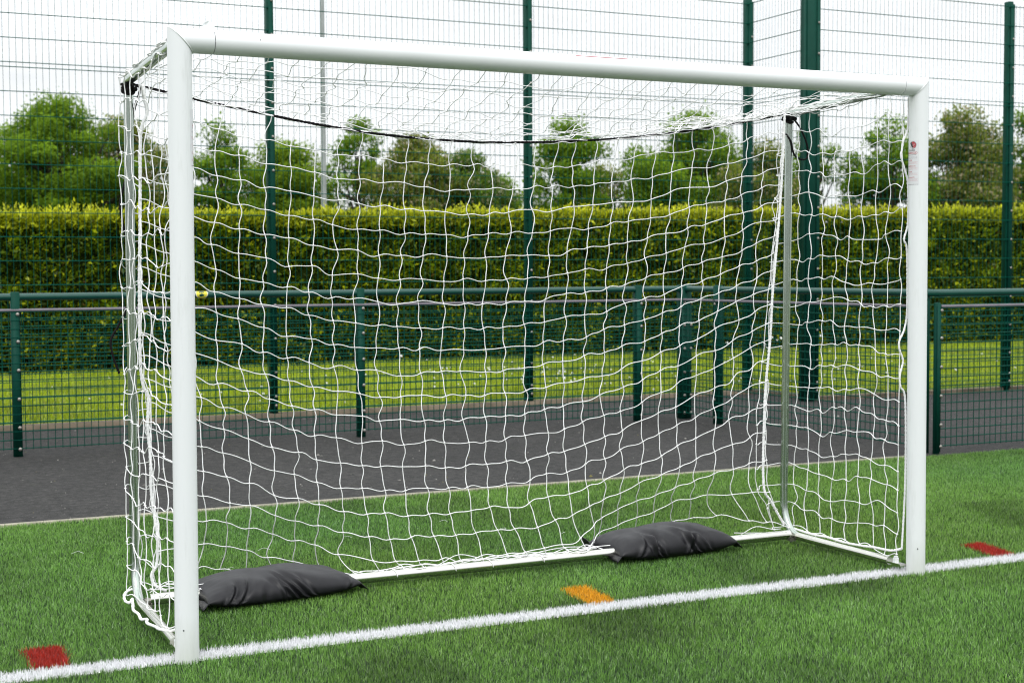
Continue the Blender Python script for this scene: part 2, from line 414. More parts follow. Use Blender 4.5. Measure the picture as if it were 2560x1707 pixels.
# loose pale fibres
def fibres():
    b = MB()
    for (fx, fy) in [(.30, .9), (-.02, 1.9), (1.15, 1.75), (1.75, 1.9), (2.1, 1.35), (.45, 1.25), (1.9, 1.55), (.75, 1.6)]:
        a = rng.uniform(0, 6.28); l = rng.uniform(.03, .07)
        P = spline([(fx, fy, .034), (fx+.5*l*math.cos(a), fy+.5*l*math.sin(a), .042), (fx+l*math.cos(a+.5), fy+l*math.sin(a+.5), .036)], 4)
        b.tube(P, .0006, 4)
    tag(b.build('loose_turf_fibres', M_net), 'few loose pale fibres lying on the turf', 'fibres', kind='stuff')
fibres()

# ------------------------------------------------------------------ the goal frame
PR = .0395; HT = 2.08
XL, XR = -.004, 3.082
goal = empty('football_goal', (1.53, .4, 0), 'white goal frame with round posts and galvanised steel rear tubes', 'goal')
def tilt(xb, xt, z): return xb+(xt-xb)*z/HT
def goal_post(xb, xt, sgn):
    """sgn=+1: near post (mitre falls to +x), -1: far post"""
    k = 40; V = []; F = []
    zc = HT-PR
    levels = [0, .004, .6, 1.2, 1.8]
    rings = len(levels)+1
    for li in range(rings):
        for i in range(k):
            a = 2*math.pi*i/k; cx, cy = PR*math.cos(a), PR*math.sin(a)
            z = levels[li] if li < len(levels) else zc-sgn*cx
            V.append((tilt(xb, xt, z)+cx, cy, z))
    for li in range(rings-1):
        for i in range(k): j = (i+1) % k; F.append((li*k+i, li*k+j, li*k+k+j, li*k+k+i))
    F.append(tuple(range(rings*k-k, rings*k)))
    b = MB(); b.add(V, F)
    # plugged hole near the foot
    ang = R(-118) if sgn > 0 else R(-120)
    b.ball((xb+PR*math.cos(ang), PR*math.sin(ang), .115), .0028, 1)
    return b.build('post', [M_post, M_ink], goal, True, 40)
pL = goal_post(XL, .002, 1); pR = goal_post(XR, 3.076, -1)
def bar_x(kind):
    k = 40; zc = HT-PR; b = MB(); V = []; F = []
    xl, xr = .002, 3.076
    if kind == 'l': st = ['m', .108, .110]
    elif kind == 'r': st = [2.978, 2.980, 'n']
    else: st = [.1125, .1145]+list(np.linspace(.4, 2.7, 6))+[2.9735, 2.9755]
    for q, s in enumerate(st):
        rr = PR-.0006 if (kind == 'b' and q in (0, len(st)-1)) or (kind == 'l' and q == 2) or (kind == 'r' and q == 0) else PR
        for i in range(k):
            a = 2*math.pi*i/k; cz, cy = rr*math.cos(a), rr*math.sin(a)
            xx = s if not isinstance(s, str) else (xl-cz if s == 'm' else xr+cz)
            sag = -.002*math.sin(math.pi*min(1, max(0, xx/3.07)))
            V.append((xx, cy, zc+cz+sag))
    n = len(st)
    for li in range(n-1):
        for i in range(k): j = (i+1) % k; F.append((li*k+i, li*k+k+i, li*k+k+j, li*k+j))
    F.append(tuple(range(k))); F.append(tuple(range(n*k-1, n*k-k-1, -1)))
    b.add(V, F)
    if kind == 'b':
        # spigot bridging the joint gap
        b.tube([(.09, 0, zc), (.12, 0, zc)], PR-.004, 24, 1); b.tube([(2.97, 0, zc), (2.99, 0, zc)], PR-.004, 24, 1)
        b.ball((.262, -PR*.93, zc+.012), .0022, 1)
    return b.build('crossbar' if kind == 'b' else 'corner_joint', [M_white, M_ink], goal, True, 40)
bar_x('l'); bar_x('r'); xbar = bar_x('b')
# thin weld bead along each mitre
for sgn, x0 in ((1, .002), (-1, 3.076)):
    P = []
    for i in range(41):
        a = 2*math.pi*i/40; c = (PR+.0002)*math.cos(a)
        P.append((x0+sgn*c+sgn*.0022, (PR+.0002)*math.sin(a), HT-PR-c))
    b = MB(); b.tube(P, .0022, 6, cap=False); b.build('mitre_seam', M_plastic, goal, True)
# pink-edged strip stuck on top of the crossbar
b = MB(); zc = HT-PR
V = []; F = []
for i, xx in enumerate(np.linspace(1.45, 1.67, 9)):
    for j, a in enumerate(np.linspace(-34, 30, 9)):
        V.append((xx, (PR+.0006)*math.sin(R(a)), zc-.002+(PR+.0006)*math.cos(R(a))))
for i in range(8):
    for j in range(8): q = i*9+j; F.append((q, q+9, q+10, q+1))
b.add(V, F, 0)
b.tube([(1.45, (PR+.001)*math.sin(R(-34)), zc-.002+(PR+.001)*math.cos(R(-34))), (1.67, (PR+.001)*math.sin(R(-34)), zc-.002+(PR+.001)*math.cos(R(-34)))], .0010, 5, 1)
b.build('top_sticker', [M_stick, M_red], xbar)
# curl of clear wrapping film standing up behind the bar
b = MB(); V = []; F = []
for i in range(9):
    for j in range(7):
        u, v = i/8, j/6
        V.append((.070+.040*u+.030*v*v+.006*math.sin(v*5), .012+.010*math.sin(u*4)*v, 2.0785+v*.030+.004*math.sin(u*7)*v-.012*max(0, u-.7)*v))
for i in range(8):
    for j in range(6): q = i*7+j; F.append((q, q+7, q+8, q+1))
b.add(V, F); b.build('film_scrap', M_plastic, xbar, True)

GR = .0180
ribs = [1, .97, 1.03, .97, 1, .96, 1.03, .97, 1, .97, 1.03, .97, 1, .96, 1.03, .97]
def rear_upright(x_t, x_b, x_f):
    b = MB()
    P = [(x_t, .872, 2.000), (x_t, .872, 1.93)]+[(x_t+(x_b-x_t)*t, .872-.02*t, 1.9-(1.9-.19)*t) for t in np.linspace(0, 1, 8)]
    for t in np.linspace(0, 1, 9)[1:]:
        a = t*math.pi/2; P.append((x_b, .852-.115*(1-math.cos(a)), .19-.145*math.sin(a)))
    b.tube(P, GR, 20)
    return b.build('rear_upright', M_galv2, goal, True, 35)
rear_upright(.008, -.003, -.01); rear_upright(3.060, 3.026, 3.04)
def side_bar(x0, x1):
    b = MB(); b.tube([(x0, .018, 2.045), (x1, .872, 2.012)], GR, 16, prof=ribs)
    b.tube([(x1, .855, 2.018), (x1, .885, 2.006), (x1, .889, 1.985)], GR*1.02, 12)
    return b.build('top_side_bar', M_galv2, goal, True, 35)
side_bar(.004, .008); side_bar(3.05, 3.060)
def foot_bar(x0, x1, sgn):
    b = MB(); b.tube([(x0, .742, .045), (x0+(x1-x0)*.5, .40, .043), (x1, .115, .041)], GR, 16)
    # flattened lug
    b.box((x1-.016, .030, .033), (x1+.016, .122, .041))
    o = b.build('ground_side_bar', M_galv, goal, True, 35)
    c = MB(); c.tube([(x1, .075, .040), (x1, .075, .060)], .013, 6); c.tube([(x1, .075, .060), (x1, .075, .068)], .009, 8)
    c.build('bolt_cap', M_plastic, o, True, 40)
foot_bar(-.004, -.018, 1); foot_bar(3.024, 3.040, -1)
b = MB(); b.tube([(.035, .765, .050), (1.5, .762, .048), (2.998, .772, .050)], .0215, 20); b.build('ground_back_bar', M_galv, goal, True, 35)
for x0, x1, yy in ((-.006, .05, .765), (2.985, 3.03, .772)):
    b = MB(); b.tube([(x0, yy-.012, .045), (x1, yy, .045)], .012, 10)
    b.box(((x0+x1)/2-.018, yy-.020, .022), ((x0+x1)/2+.018, yy+.008, .034))
    b.tube([((x0+x1)/2, yy-.008, .016), ((x0+x1)/2, yy-.008, .060)], .006, 6)
    b.build('hinge_bracket', M_zinc, goal, True, 35)

# sticker with print wrapped round the inner side of each post
def text_mesh(body, size):
    cu = bpy.data.curves.new('print', 'FONT'); cu.body = body; cu.size = size; cu.align_x = 'CENTER'
    ob = bpy.data.objects.new('print', cu); col.objects.link(ob)
    dg = bpy.context.evaluated_depsgraph_get(); me = bpy.data.meshes.new_from_object(ob.evaluated_get(dg))
    V = [tuple(v.co) for v in me.vertices]; F = [tuple(p.vertices) for p in me.polygons]
    bpy.data.objects.remove(ob); bpy.data.curves.remove(cu); bpy.data.meshes.remove(me)
    return V, F
def sticker(post, xb, xt, face, ztop, rot):
    b = MB()
    def wrap(V, lift):
        out = []
        for (u, v) in V:
            a = face+u/PR; z = ztop+v; r = PR+lift
            out.append((tilt(xb, xt, z)+r*math.cos(a), r*math.sin(a), z))
        return out
    # backing
    nu, nv = 14, 6; V = []; F = []
    for i in range(nu+1):
        for j in range(nv+1): V.append((-.036+.072*i/nu, -.185*j/nv+.006))
    for i in range(nu):
        for j in range(nv): q = i*(nv+1)+j; F.append((q, q+nv+1, q+nv+2, q+1))
    b.add(wrap(V, .0004), F, 0)
    def disc(cx, cy, r, mi, lift, a0=0, a1=360, r0=0.):
        n = 20; V = []; F = []
        for i in range(n+1):
            a = R(a0+(a1-a0)*i/n); V += [(cx+r*math.cos(a), cy+r*math.sin(a)), (cx+r0*math.cos(a), cy+r0*math.sin(a))]
        for i in range(n): F.append((2*i, 2*i+2, 2*i+3, 2*i+1))
        b.add(wrap(V, lift), F, mi)
    def quad(c, mi, lift): b.add(wrap(c, lift), [(0, 1, 2, 3)], mi)
    cx, cy = .010, -.014
    disc(cx, cy, .0155, 2, .0007, r0=.0145)
    disc(cx, cy, .0135, 1, .0007, -60, 125, .0100)
    for off, mi in ((-.0075, 2), (-.0035, 2), (.0010, 1), (.0065, 1)):
        s = .0019; h = math.sqrt(max(.0001**2, .0130**2-off**2))*.92
        quad([(cx+off-s-.004, cy+h), (cx+off+s-.004, cy+h), (cx+off+s+.004, cy-h), (cx+off-s+.004, cy-h)], mi, .0009)
    quad([(cx+.000, cy+.000), (cx+.010, cy+.006), (cx+.010, cy+.009), (cx+.000, cy+.003)], 1, .0011)
    def put(txt, size, v, mi, cx=0.):
        V, F = text_mesh(txt, size)
        b.add(wrap([(p[0]+cx, p[1]+v) for p in V], .0008), F, mi)
    put('MARK', .0125, -.0400, 2, .004); put('HARROD', .0125, -.0510, 1, .004)
    def line(v, u0, u1, mi, t=.0007):
        n = 8
        for i in range(n):
            a, c = u0+(u1-u0)*i/n, u0+(u1-u0)*(i+.86)/n
            quad([(a, v), (c, v), (c, v-t), (a, v-t)], mi, .0008)
    line(-.0545, -.026, .026, 2, .0012)
    for v in (-.062, -.066, -.069): line(v, -.030, .030, 2, .0004)
    v = -.080
    for wd in ('LOCK', 'LUBRICATE', 'YOUR', 'ALWAYS'):
        put(wd, .0080, v, 1, -.004 if len(wd) < 6 else .002)
        for q in (1, 2, 3): line(v-.0035*q, -.030, .028+.004*(q % 2), 1, .0004)
        v -= .0235
    line(-.176, -.030, .034, 2, .0010)
    b.build('warning_sticker', [M_stick, M_red, M_ink], post)
sticker(pR, XR, 3.076, math.pi, 1.812, 0)
sticker(pL, XL, .002, 0, 1.812, 0)

# ------------------------------------------------------------------ the net
CR = .0019
cord_x = [0, .07, .252, .552, .803, 1.064, 1.395, 1.617, 1.868, 2.194, 2.535, 2.771, 3.013, 3.06]
cord_z = [2.0, 1.990, 1.951, 1.902, 1.865, 1.838, 1.825, 1.829, 1.842, 1.868, 1.917, 1.955, 2.005, 2.01]
_sx = np.linspace(0, 3.06, 200); _sz = np.interp(_sx, cord_x, cord_z)
for _ in range(60): _sz[1:-1] = .25*_sz[:-2]+.5*_sz[1:-1]+.25*_sz[2:]
def cordz(x): return np.interp(x, _sx, _sz)
RS = np.array([[3.016, 2.004], [3.0, 1.767], [2.982, 1.565], [2.954, 1.323], [2.935, 1.161], [2.919, .959], [2.893, .758], [2.881, .596], [2.873, .291], [2.915, .206], [2.985, .095]])
LS = np.array([[.052, 1.995], [.071, 1.898], [.047, 1.823], [.041, 1.659], [.038, 1.486], [.031, 1.22], [.029, .962], [.039, .857], [.058, .81], [.053, .698], [.062, .569], [.063, .435], [.077, .28], [.072, .174], [.052, .134], [.066, .09], [.108, .066]])
def seam_x(S, z): return np.interp(z, S[::-1, 1], S[::-1, 0])

def hermite(P, T, n=6):
    """strand through knots P with knot tangents T"""
    t = np.linspace(0, 1, n, endpoint=False)[None, :, None]
    a, b, ta, tb = P[:-1, None], P[1:, None], T[:-1, None], T[1:, None]
    h = (2*t**3-3*t**2+1)*a+(t**3-2*t**2+t)*ta+(-2*t**3+3*t**2)*b+(t**3-t**2)*tb
    return np.vstack([h.reshape(-1, 3), P[-1:]])

def net_panel(G, name, parent, nrm, bias=(.28, .30), amp=.20, r=CR, skip_h=(), knots=True, hrows=True, slack=1.2):
    """G[j,i] knots (rows j downward, columns i). Strands are wavy between the knots, as knotted twine is."""
    b = MB(); nj, ni = G.shape[:2]; nrm = np.array(nrm, float)
    dH = np.gradient(G, axis=1); dV = np.gradient(G, axis=0) if nj > 1 else None
    lenH = np.linalg.norm(dH, axis=2, keepdims=True); lenV = np.linalg.norm(dV, axis=2, keepdims=True)
    eH = rng.normal(bias[0], amp, (nj, ni, 1)); eV = rng.normal(bias[1], amp, (nj, ni, 1))
    oH = rng.normal(0, .18, (nj, ni, 1))*nrm; oV = rng.normal(0, .18, (nj, ni, 1))*nrm
    TH = dH*slack-eH*lenH*dV/(lenV+1e-9)*1.0+oH*lenH
    TV = dV*slack+eV*lenV*dH/(lenH+1e-9)*1.0+oV*lenV
    VV, FF, n = [], [], 0
    def strand(P, T):
        nonlocal n
        Q = hermite(P, T); V, Fq, _ = tube_arrays(Q, r*rng.uniform(.93, 1.07), 6); VV.append(V); FF.append(Fq+n); n += len(V)
    for j in range(nj):
        if j in skip_h: continue
        strand(G[j], TH[j])
    for i in range(ni): strand(G[:, i], TV[:, i])
    if knots:   # each knot is a small lump
        c = G.reshape(-1, 3); d = np.array([[1,0,0],[-1,0,0],[0,1,0],[0,-1,0],[0,0,1],[0,0,-1]], float)
        rr = r*2.8*rng.uniform(.8, 1.2, (len(c), 1, 1)); V = (c[:, None]+d[None]*rr*np.array([1.15, 1, .95])).reshape(-1, 3)
        f = np.array([[0,2,4],[2,1,4],[1,3,4],[3,0,4],[2,0,5],[1,2,5],[3,1,5],[0,3,5]])
        Ft = (np.arange(len(c))[:, None, None]*6+f[None]).reshape(-1, 3)+n
        VV.append(V); FF.append(None)
    quads = np.vstack([q for q in FF if q is not None]); blocks = [quads]
    if knots: blocks.append(Ft)
    me = raw_mesh(name, np.vstack(VV)-world_loc(parent), blocks, None, True, [M_net])
    return link(name, me, parent)

net = empty('goal_net', (1.53, .5, 0), 'white knotted square mesh net hanging inside the goal frame', 'net')
# back panel
NI, NJ = 31, 21
G = np.zeros((NJ, NI, 3))
for i in range(NI):
    u = i/(NI-1)
    x_top = .052+(3.016-.052)*u; zt = float(cordz(x_top))-.004
    e = max(0, 1-min(u/.30, 1))**1.5 if u < .5 else max(0, 1-min((1-u)/.44, 1))**1.5
    sp = .0965-(.012 if u < .5 else .017)*e
    for j in range(NJ):
        z = zt-sp*j
        z_end = zt-(zt-.085)*(j/(NJ-1))
        bl = e*np.clip((j-12)/8, 0, 1)**2
        z = z*(1-bl)+z_end*bl
        over = max(0, .075-z)
        zz = max(z, .058+.012*rng.random()) if z < .075 else z
        xx = seam_x(LS, zz)*(1-u)+seam_x(RS, zz)*u
        yy = .852-.085*np.clip((zt-zz)/1.9, 0, 1)**1.3+.035*math.sin(math.pi*u)*math.sin(math.pi*np.clip((zt-zz)/1.8, 0, 1))
        yy += over*.35*(1 if j % 2 else -.3)
        for bx0, bx1, yb in ((.14, .90, .96), (1.96, 2.74, 1.01)):   # the sandbags pin the foot of the net behind them
            wx_ = np.clip((xx-bx0)/.12, 0, 1)*np.clip((bx1-xx)/.12, 0, 1); wz_ = np.clip((.36-zz)/.28, 0, 1)
            yy = yy+(yb-yy)*wx_*wz_
        edge = 1 if 0 < i < NI-1 else .2
        G[j, i] = (xx+rng.normal(0, .005)*edge, yy+rng.normal(0, .006), zz+rng.normal(0, .005)*edge*(j > 0))
net_panel(G, 'back_panel', net, (0, 1, 0))
# roof panel, crossbar to the black cord
NK = 10
G = np.zeros((NK, NI, 3))
for i in range(NI):
    u = i/(NI-1)
    for k in range(NK):
        t = (k/(NK-1))**.92
        x = (.02+3.03*u)*(1-t)+(.052+(3.016-.052)*u)*t
        zf = 2.022; zb = float(cordz(x))+.004
        z = zf+(zb-zf)*t-.030*math.sin(math.pi*t)*math.sin(math.pi*u)**.5
        G[k, i] = (x+rng.normal(0, .009), .042+(.852-.042)*t+rng.normal(0, .008)*(0 < k < NK-1), z+rng.normal(0, .008)*(0 < k < NK-1))
net_panel(G, 'roof_panel', net, (0, 0, 1), (.30, .30), .30, CR*.80)
# side panels: front post, along outside of the rear upright, round to the seam rope
def side_panel(mir):
    S = LS if not mir else RS
    path = np.array([(.012, .052), (-.012, .25), (-.022, .5), (-.030, .72), (-.036, .84), (-.034, .885), (-.012, .916), (.022, .905), (.052, .85)])
    d = np.concatenate([[0], np.cumsum(np.linalg.norm(np.diff(path, axis=0), axis=1))]); n = 11
    G = np.zeros((21, n, 3))
    for i in range(n):
        s = d[-1]*i/(n-1); px, py = np.interp(s, d, path[:, 0]), np.interp(s, d, path[:, 1])
        f = np.clip((s-.80*d[-1])/(.2*d[-1]), 0, 1)
        for j in range(21):
            z = 2.012-.0975*j+.016*math.sin(i*.9+j*.35)
            zz = max(z, .062+.02*rng.random())
            sx_ = seam_x(S, zz)
            if not mir: xx = px if f == 0 else px*(1-f)+sx_*f
            else: xx = (3.05-px) if f == 0 else (3.05-px)*(1-f)+sx_*f
            if mir: xx -= .014*(1-zz/2)
            m = (0 < i < n-1)
            G[j, i] = (xx+np.clip(rng.normal(0, .004), -.005, .005)*m, py+rng.normal(0, .007)*m*(f == 0), zz+rng.normal(0, .007)*(j > 0))
    return net_panel(G, 'side_panel', net, (1, 0, 0), (.25, .25), .30)
side_panel(False); side_panel(True)
# thick white border ropes
def rope(P, r, name, parent, m, seg=8, tw=55., k=7, fray=0):
    Q, rr = rope_arrays(spline(P, seg), r); b = MB(); b.tube(Q, rr, k)
    for _ in range(fray):
        i = rng.integers(5, len(Q)-5); d = rng.normal(0, 1, 3); d /= np.linalg.norm(d)
        b.tube([Q[i], Q[i]+d*.010, Q[i]+d*.017+(0, 0, -.004)], .0009, 4)
    return b.build(name, m, parent, True)
rope([(x_, .842-.03*(z_ < .3), z_) for x_, z_ in LS], .0062, 'border_rope', net, M_net, fray=26)
rope([(x_, .845-.05*(2-z_)/1.9, z_) for x_, z_ in RS], .0058, 'border_rope', net, M_net, fray=26)
# bottom border ropes along the side ground bars
rope([(.005, .815, .085), (-.030, .820, .082), (-.052, .805, .070), (-.056, .775, .052), (-.040, .76, .046), (-.030, .775, .058), (-.036, .73, .046), (-.048, .66, .040), (-.046, .58, .042), (-.052, .50, .040), (-.042, .45, .050), (-.050, .41, .046), (-.034, .34, .046), (-.036, .28, .052), (-.014, .21, .058), (-.002, .16, .072), (.004, .10, .060), (-.002, .05, .085)], .0052, 'border_rope', net, M_net)
rope([(3.046, .80, .070), (3.044, .66, .066), (3.046, .55, .070), (3.042, .42, .068), (3.052, .32, .070), (3.050, .22, .078), (3.052, .12, .082), (3.060, .06, .100)], .0050, 'border_rope', net, M_net, fray=8)
# gathered edge rolled over the top side bars
def rolled(x0, x1, y0, y1, n, r, amp, zb):
    b = MB()
    for q in range(n):
        P = []
        for t in np.linspace(0, 1, 16):
            P.append((x0+(x1-x0)*t+rng.normal(0, amp), y0+(y1-y0)*t+rng.normal(0, .008), zb-.033*t+rng.normal(0, amp*.8)))
        b.tube(spline(P, 4), r, 6)
    return b
b = rolled(.000, .004, .05, .885, 5, .0034, .0055, 2.068); b.build('gathered_edge', M_net, net, True)
b = rolled(3.046, 3.056, .05, .885, 4, .0030, .0080, 2.060); b.build('gathered_edge', M_net, net, True)
# border rope down each front post, with slack loops showing on the far one
rope([(3.062, .046, 2.0), (3.060, .046, 1.88), (3.046, .046, 1.84), (3.036, .046, 1.82), (3.030, .048, 1.78), (3.026, .048, 1.755), (3.044, .046, 1.70), (3.062, .046, 1.64), (3.064, .046, 1.48), (3.044, .046, 1.41), (3.060, .046, 1.36), (3.064, .046, 1.12), (3.050, .046, 1.035), (3.026, .048, .985), (3.026, .048, .95), (3.044, .046, .90), (3.030, .048, .84), (3.034, .048, .79), (3.058, .046, .73), (3.062, .046, .40), (3.05, .05, .10)], .0042, 'border_rope', net, M_net)
rope([(.028, .046, 2.0), (.034, .05, 1.7), (.026, .046, 1.3), (.030, .048, .9), (.024, .05, .5), (.02, .05, .1)], .0046, 'border_rope', net, M_net)
# slack mesh bunched along the black cord and heaped on the ground bar
def bunch(xa, xb, n, zf, yf, az, ay, r=CR*.9, step=.05):
    b = MB()
    for q in range(n):
        a = xa+rng.uniform(0, .25)*(xb-xa); c = xb-rng.uniform(0, .25)*(xb-xa); m = max(4, int((c-a)/step)); P = []
        for x_ in np.linspace(a, c, m): P.append((x_+rng.normal(0, .012), yf(x_)+rng.normal(0, ay), zf(x_)+abs(rng.normal(0, az))))
        b.tube(spline(P, 4), r, 6)
    return b
b = bunch(1.75, 3.0, 6, lambda v: float(cordz(v))+.006, lambda v: .83, .020, .022)
b2 = bunch(2.35, 3.05, 6, lambda v: float(cordz(v))+.006, lambda v: .82, .022, .03); b.V += b2.V
for q in b2.F: b.F.setdefault(q, []).extend([[i+b.n for i in f] for f in b2.F[q]])
b.n += b2.n
b3 = bunch(1.0, 1.45, 3, lambda v: float(cordz(v))+.012, lambda v: .83, .012, .02)
for q in b3.F: b.F.setdefault(q, []).extend([[i+b.n for i in f] for f in b3.F[q]])
b.V += b3.V; b.n += b3.n
b.build('bunched_mesh', M_net, net, True)
b = bunch(.85, 2.10, 4, lambda v: .058, lambda v: .80, .014, .022, step=.08)
def merge(b, c):
    for q in c.F: b.F.setdefault(q, []).extend([[i+b.n for i in f] for f in c.F[q]])
    b.V += c.V; b.n += c.n
merge(b, bunch(1.5, 2.10, 3, lambda v: .055, lambda v: .795, .018, .022, step=.07))
bunch(2.70, 3.0, 2, lambda v: .06, lambda v: .80, .02, .02).build('bunched_mesh', M_net, net, True); bunch(.02, .30, 4, lambda v: .07, lambda v: .79, .018, .025).build('bunched_mesh', M_net, net, True)
# strands hooked over the ground bar
for x_ in (1.02, 1.28, 1.45, 1.69):
    P = [(x_-.02, .80, .060), (x_-.008, .782, .0745), (x_, .762, .0735), (x_+.006, .743, .062), (x_+.01, .738, .045)]
    b.tube(spline(P, 3), CR*.9, 6)
b.build('bunched_mesh', M_net, net, True)

# ------------------------------------------------------------------ black cord
lace = empty('black_cord', (1.53, .85, 2.0), 'black rope drooping between the two rear uprights with loose ends', 'rope')
xs = np.linspace(.02, 3.045, 40)
rope([(v, .853, float(cordz(v))) for v in xs], .0052, 'span', lace, M_black, 4)
def knot(x0, z0, parent_name):
    b = MB()
    for q in range(4):
        P = [(x0+(.021+.003*(q%2))*math.cos(t)+rng.normal(0, .001), .872+.023*math.sin(t), z0-.012+.0065*q+(.010-.006*q)*math.sin(t+q*.6)) for t in np.linspace(0, 6.6, 18)]
        b.tube(spline(P, 2), .0056, 7)
    for q in range(4):
        c = (x0+(-.018, -.006, .008, .020)[q], .848-.004*(q % 2), z0+(.004, -.007, .005, -.004)[q]); b.ball(c, .010, 0, 8)
    b.build('knot', M_black, lace, True)
knot(.008, 1.982, 'l'); knot(3.054, 1.990, 'r')
rope([(.030, .845, 1.990), (.047, .845, 1.985), (.044, .85, 1.96), (.034, .86, 1.925), (.026, .875, 1.88), (.022, .885, 1.80), (.012, .90, 1.70), (-.012, .905, 1.60), (-.024, .905, 1.545), (-.018, .90, 1.49), (-.008, .895, 1.43), (-.001, .892, 1.37), (.0, .892, 1.24), (-.006, .90, 1.15), (-.037, .91, 1.084), (-.064, .915, 1.032), (-.061, .915, .979), (-.036, .915, .902)], .0046, 'loose_end', lace, M_black)
rope([(3.052, .84, 1.993), (3.092, .84, 1.955), (3.124, .84, 1.905), (3.147, .845, 1.858), (3.151, .85, 1.814), (3.133, .85, 1.799), (3.102, .85, 1.802), (3.075, .85, 1.819), (3.064, .85, 1.848), (3.057, .85, 1.877), (3.043, .848, 1.895), (3.019, .845, 1.916)], .0044, 'loose_loop', lace, M_black)

# ------------------------------------------------------------------ sandbags
def sandbag(cx, cy, L_, W_, T_, rz, label, creases, ear, seed):
    o = empty('sandbag', (cx, cy, 0), label, 'sandbag', 'black sandbags on the rear ground bar')
    o.rotation_euler.z = rz
    r2 = np.random.default_rng(seed); ns, nt = 110, 72
    s = np.linspace(-1, 1, ns); t = np.linspace(-1, 1, nt); S, Tt = np.meshgrid(s, t, indexing='ij')
    # closed pillow section round the bag at every station along it
    nt = 96; th = np.arange(nt)*2*math.pi/nt; S, TH = np.meshgrid(s, th, indexing='ij')
    e = np.sqrt((1-np.abs(S)**2.5).clip(0)); ee = e**1.05
    cy_, sy_ = np.cos(TH), np.sin(TH); Tt = np.sign(cy_)*np.abs(cy_)**.80
    half = W_/2*(1-.10*(1-np.abs(S)**2)-.16*np.abs(S)**4)
    px = S*L_/2*(1-.045*(1-Tt**2)); py = Tt*half
    zs = .34*T_*(.55+.45*e)+.022*np.abs(S)**3
    topz = (T_-zs*.95)*ee*(1+.05*np.sin(2.3*S+seed)+.03*np.sin(5*S))+.006
    botz = (zs-.006)*ee**.8+.004
    env = ee*np.sqrt((1-Tt**2).clip(0)+.02)
    wr = np.zeros_like(px); up_ = sy_ > -.35
    # folds pinched up from the underside of the front flank, dying out towards the top
    for (s0, sl, wd, am, lo_) in creases:
        a_ = math.pi+.35-TH; dd = S-s0-sl*a_-.02*np.sin(a_*3+s0*9)
        win = np.clip((TH-lo_)/.75, 0, 1)*np.clip((math.pi+.7-TH)/.5, 0, 1); win = win*win*(3-2*win)
        w_ = wd*(.6+.8*a_.clip(0, 2))
        wr += am*win*(np.exp(-np.abs(dd)/w_)-.9*np.exp(-((dd-1.3*w_)/(1.0*w_))**2)-.35*np.exp(-((dd+1.5*w_)/(1.2*w_))**2))
    for _ in range(30):   # small puckers along the end seams
        q = r2.choice([-1, 1]); t0 = r2.uniform(-.95, .95); wd = r2.uniform(.03, .08)
        wr += r2.uniform(-.006, .006)*np.exp(-((Tt-t0-(S-q)*r2.uniform(-.5, .5))/wd)**2)*np.exp(-np.abs(S-q)/.2)*(1-np.abs(S)**12)
    wr += .0035*np.sin(S*9+Tt*5+seed)*env
    wr = np.where(up_, wr, wr*.25)*np.clip(ee*2, 0, 1)
    z = zs+np.where(sy_ >= 0, topz, botz)*np.sign(sy_)*np.abs(sy_)**.85
    ny, nz_ = cy_*.8, sy_
    V = np.stack([px, py+wr*ny, np.maximum(z+wr*np.maximum(nz_, -.2), .003)], -1).reshape(-1, 3)
    i = np.arange(ns-1)[:, None]*nt; j = np.arange(nt)[None]; a = (i+j).ravel(); c = (i+(j+1) % nt).ravel()
    Fq = np.stack([a, a+nt, c+nt, c], 1)
    link('bag_body', raw_mesh('bag_body', V, [Fq, np.arange(nt)[None], (ns*nt-1-np.arange(nt))[None]], None, True, [M_bag]), o)
    zend = lambda tt: .34*T_*.55+.022
    # sewn flap at each end
    for e in (-1, 1):
        b = MB(); VV = []; FF = []; n = 25
        for a in range(n):
            tt = -1+2*a/(n-1); x0 = e*L_/2*(1-.045*(1-tt*tt))*.998; y0 = tt*W_/2*.84
            z0 = zend(tt)
            for c in range(4):
                w = c/3; lift = (ear if e < 0 else .004)*w*max(0, tt-.2)/.8
                VV.append((x0+e*(.024*w), y0*(1+.02*w), z0-.016*w*(1-tt*.5)*(1 if lift < .01 else .2)+lift+.003*math.sin(a*1.3)*w))
        for a in range(n-1):
            for c in range(3): q = a*4+c; FF.append((q, q+1, q+5, q+4))
        b.add(VV, FF)
        me = b.build('end_flap', M_bag, None, True); me.parent = o
        sd_ = me.modifiers.new('thickness', 'SOLIDIFY'); sd_.thickness = .003; sd_.offset = 0
    return o
crA = [(-.80, .10, .030, .022, 1.9), (-.70, .16, .035, .018, 1.7), (-.02, -.10, .026, .016, 2.0), (.12, -.17, .030, .024, 1.75), (.26, -.22, .032, .022, 1.6), (.40, -.24, .03, .010, 1.9), (.74, .10, .04, .008, 1.8), (-.35, .05, .05, .006, 2.0)]
crB = [(-.46, .03, .028, .026, 1.8), (-.34, -.12, .040, .022, 1.6), (-.22, -.18, .03, .010, 1.9), (.06, .12, .035, .020, 1.7), (.24, -.06, .030, .024, 1.75), (.33, -.20, .045, .020, 1.5), (.55, -.25, .04, .010, 1.6), (-.75, .12, .04, .012, 1.4)]
sandbag(.520, .795, .645, .36, .113, R(7), 'black filled sandbag behind the near post, the left one on the ground bar', crA, .0, 3)
sandbag(2.350, .845, .635, .35, .132, R(4), 'black filled sandbag with upturned corner flap, the right one on the ground bar', crB, .055, 5)

